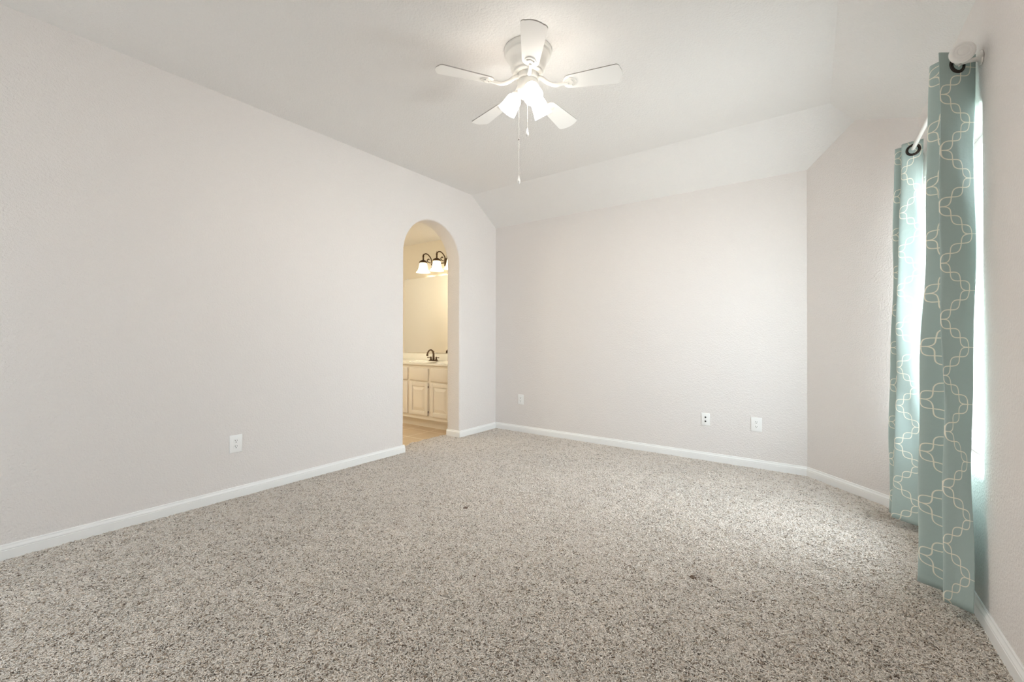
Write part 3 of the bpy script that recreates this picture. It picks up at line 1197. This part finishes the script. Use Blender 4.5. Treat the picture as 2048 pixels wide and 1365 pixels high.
# faucet
fc = thing('faucet', 'oil-rubbed bronze two-handle faucet on the white bathroom countertop', 'faucet', (-4.367, 4.11, ZT))
mb = MB()
mb.lathe([(0.0, 0.0), (0.020, 0.0), (0.020, 0.008), (0.016, 0.020), (0.0145, 0.05), (0.013, 0.09), (0.014, 0.098), (0.011, 0.105)], 24)
neck = catmull([(0, 0, 0.095), (0, -0.012, 0.128), (0, -0.045, 0.150), (0, -0.080, 0.142), (0, -0.105, 0.112), (0, -0.112, 0.088)], 6)
mb.tube(neck, [0.0125 - 0.003 * i / len(neck) for i in range(len(neck))], 14)
mb.lathe([(0.0, -0.012), (0.013, -0.012), (0.014, 0.004), (0.010, 0.014)], 16, Matrix.Translation((0, -0.1125, 0.084)))
mb.lathe([(0.0, 0.018), (0.004, 0.014), (0.006, 0.006), (0.004, 0.0), (0.005, -0.006)], 12, Matrix.Translation((0, 0.006, 0.120)))
mb.build('spout', M_bronze, fc)
for sgn in (-1, 1):
    hm = MB()
    Tx = Matrix.Translation((sgn * 0.052, 0, 0))
    hm.lathe([(0.0, 0.0), (0.022, 0.0), (0.021, 0.006), (0.016, 0.020), (0.011, 0.034), (0.009, 0.040), (0.012, 0.044), (0.012, 0.050), (0.006, 0.058), (0.0, 0.060)], 20, Tx)
    hm.tube([(sgn * 0.052, 0, 0.047), (sgn * 0.075, -0.004, 0.048), (sgn * 0.112, -0.008, 0.046)], [0.0055, 0.005, 0.0065], 10)
    hm.build('handle', M_bronze, fc)
mb = MB()
mb.box((-0.075, -0.022, 0.0), (0.075, 0.022, 0.007), 0.003, 0, None, 2)
mb.build('base_plate', M_bronze, fc)

# mirror
mz0, mz1 = 0.900, 1.975
mir = thing('mirror', 'large frameless wall mirror above the vanity backsplash', 'mirror', (-4.35, BY1, mz0))
mb = MB()
mb.box((-0.775, -0.007, 0.0), (0.78, -0.001, mz1 - mz0), 0.0015)
mb.build('mirror_glass', M_mirror, mir)
for x in (-0.70, -0.1, 0.5):
    for z, sg in ((0.0, -1), (mz1 - mz0, 1)):
        m_ = MB()
        m_.box((x - 0.010, -0.011, z - 0.008), (x + 0.010, 0.0, z + 0.008), 0.002)
        m_.build('mirror_clip', M_clear, mir)

# four-lamp bath light
LX = [-4.565, -4.298, -4.031, -3.764]
bz = 2.150
vl = thing('vanity_light', 'bronze bath light with bell glass shades on scrolled arms above the mirror', 'wall light', ((LX[1] + LX[2]) / 2, BY1, bz))
lo3 = Vector(vl.location)
mb = MB()
mb.box((-0.120, -0.020, -0.055), (0.120, 0.0, 0.055), 0.008, 0, None, 2)
mb.box((-0.105, -0.028, -0.040), (0.105, -0.018, 0.040), 0.006, 0, None, 2)
mb.build('back_plate', M_bronze, vl)
mb = MB()
mb.tube([(LX[0] - lo3.x + 0.05, -0.026, -0.01), (LX[3] - lo3.x + 0.05, -0.026, -0.01)], 0.007, 12)
for x in LX:
    mb.lathe([(0.0, -0.008), (0.012, -0.007), (0.016, 0.0), (0.012, 0.007), (0.0, 0.008)], 16, Matrix.Translation((x - lo3.x + 0.05, -0.026, -0.01)))
mb.build('cross_bar', M_bronze, vl)
for x in LX:
    xx = x - lo3.x
    yy = 4.10 - BY1
    ar = MB()
    path_ = catmull([(xx + 0.05, -0.024, -0.01), (xx + 0.062, -0.040, 0.020), (xx + 0.062, -0.060, 0.075), (xx + 0.042, -0.095, 0.122), (xx + 0.018, -0.126, 0.128), (xx + 0.002, yy, 0.098), (xx, yy, 0.055)], 6)
    ar.tube(path_, 0.0075, 12)
    # leaf scroll and curl
    ar.lathe([(0.0, 0.060), (0.004, 0.045), (0.013, 0.020), (0.010, -0.004), (0.012, -0.014), (0.007, -0.026)], 10, Matrix.Translation((xx, yy, 0.078)))
    curl = catmull([(xx + 0.050, -0.045, 0.010), (xx + 0.030, -0.075, 0.018), (xx + 0.020, -0.085, 0.045), (xx + 0.036, -0.075, 0.062), (xx + 0.044, -0.070, 0.050)], 5)
    ar.tube(curl, [0.005 + 0.003 * i / len(curl) for i in range(len(curl))], 10)
    ar.lathe([(0.0, 0.010), (0.006, 0.008), (0.010, -0.002), (0.006, -0.012), (0.0, -0.016)], 14, Matrix.Translation((xx + 0.05, -0.03, -0.05)))
    ar.tube([(xx + 0.05, -0.026, -0.012), (xx + 0.05, -0.03, -0.05)], 0.004, 8)
    ao = ar.build('arm', M_bronze, vl)
    cpx = MB()
    cpx.lathe([(0.0, 0.052), (0.010, 0.052), (0.014, 0.044), (0.034, 0.034), (0.050, 0.022), (0.057, 0.012), (0.056, 0.004), (0.050, 0.000), (0.0, 0.0)], 32, Matrix.Translation((xx, yy, 0.0)))
    cpx.build('shade_holder', M_bronze, ao)
    sh = MB()
    sh.lathe([(0.046, 0.002), (0.052, -0.012), (0.057, -0.034), (0.062, -0.062), (0.068, -0.088), (0.080, -0.110), (0.095, -0.126), (0.098, -0.132), (0.093, -0.132), (0.078, -0.114), (0.065, -0.090), (0.059, -0.062), (0.054, -0.034), (0.049, -0.012), (0.042, 0.000)], 40, Matrix.Translation((xx, yy, 0.0)))
    sh.build('lamp_shade', M_bshade, ao)
    bb = MB()
    bb.lathe([(0.0, -0.010), (0.013, -0.012), (0.015, -0.035), (0.027, -0.062), (0.029, -0.078), (0.020, -0.098), (0.0, -0.106)], 20, Matrix.Translation((xx, yy, 0.0)))
    bb.build('bulb', M_bbulb, ao)
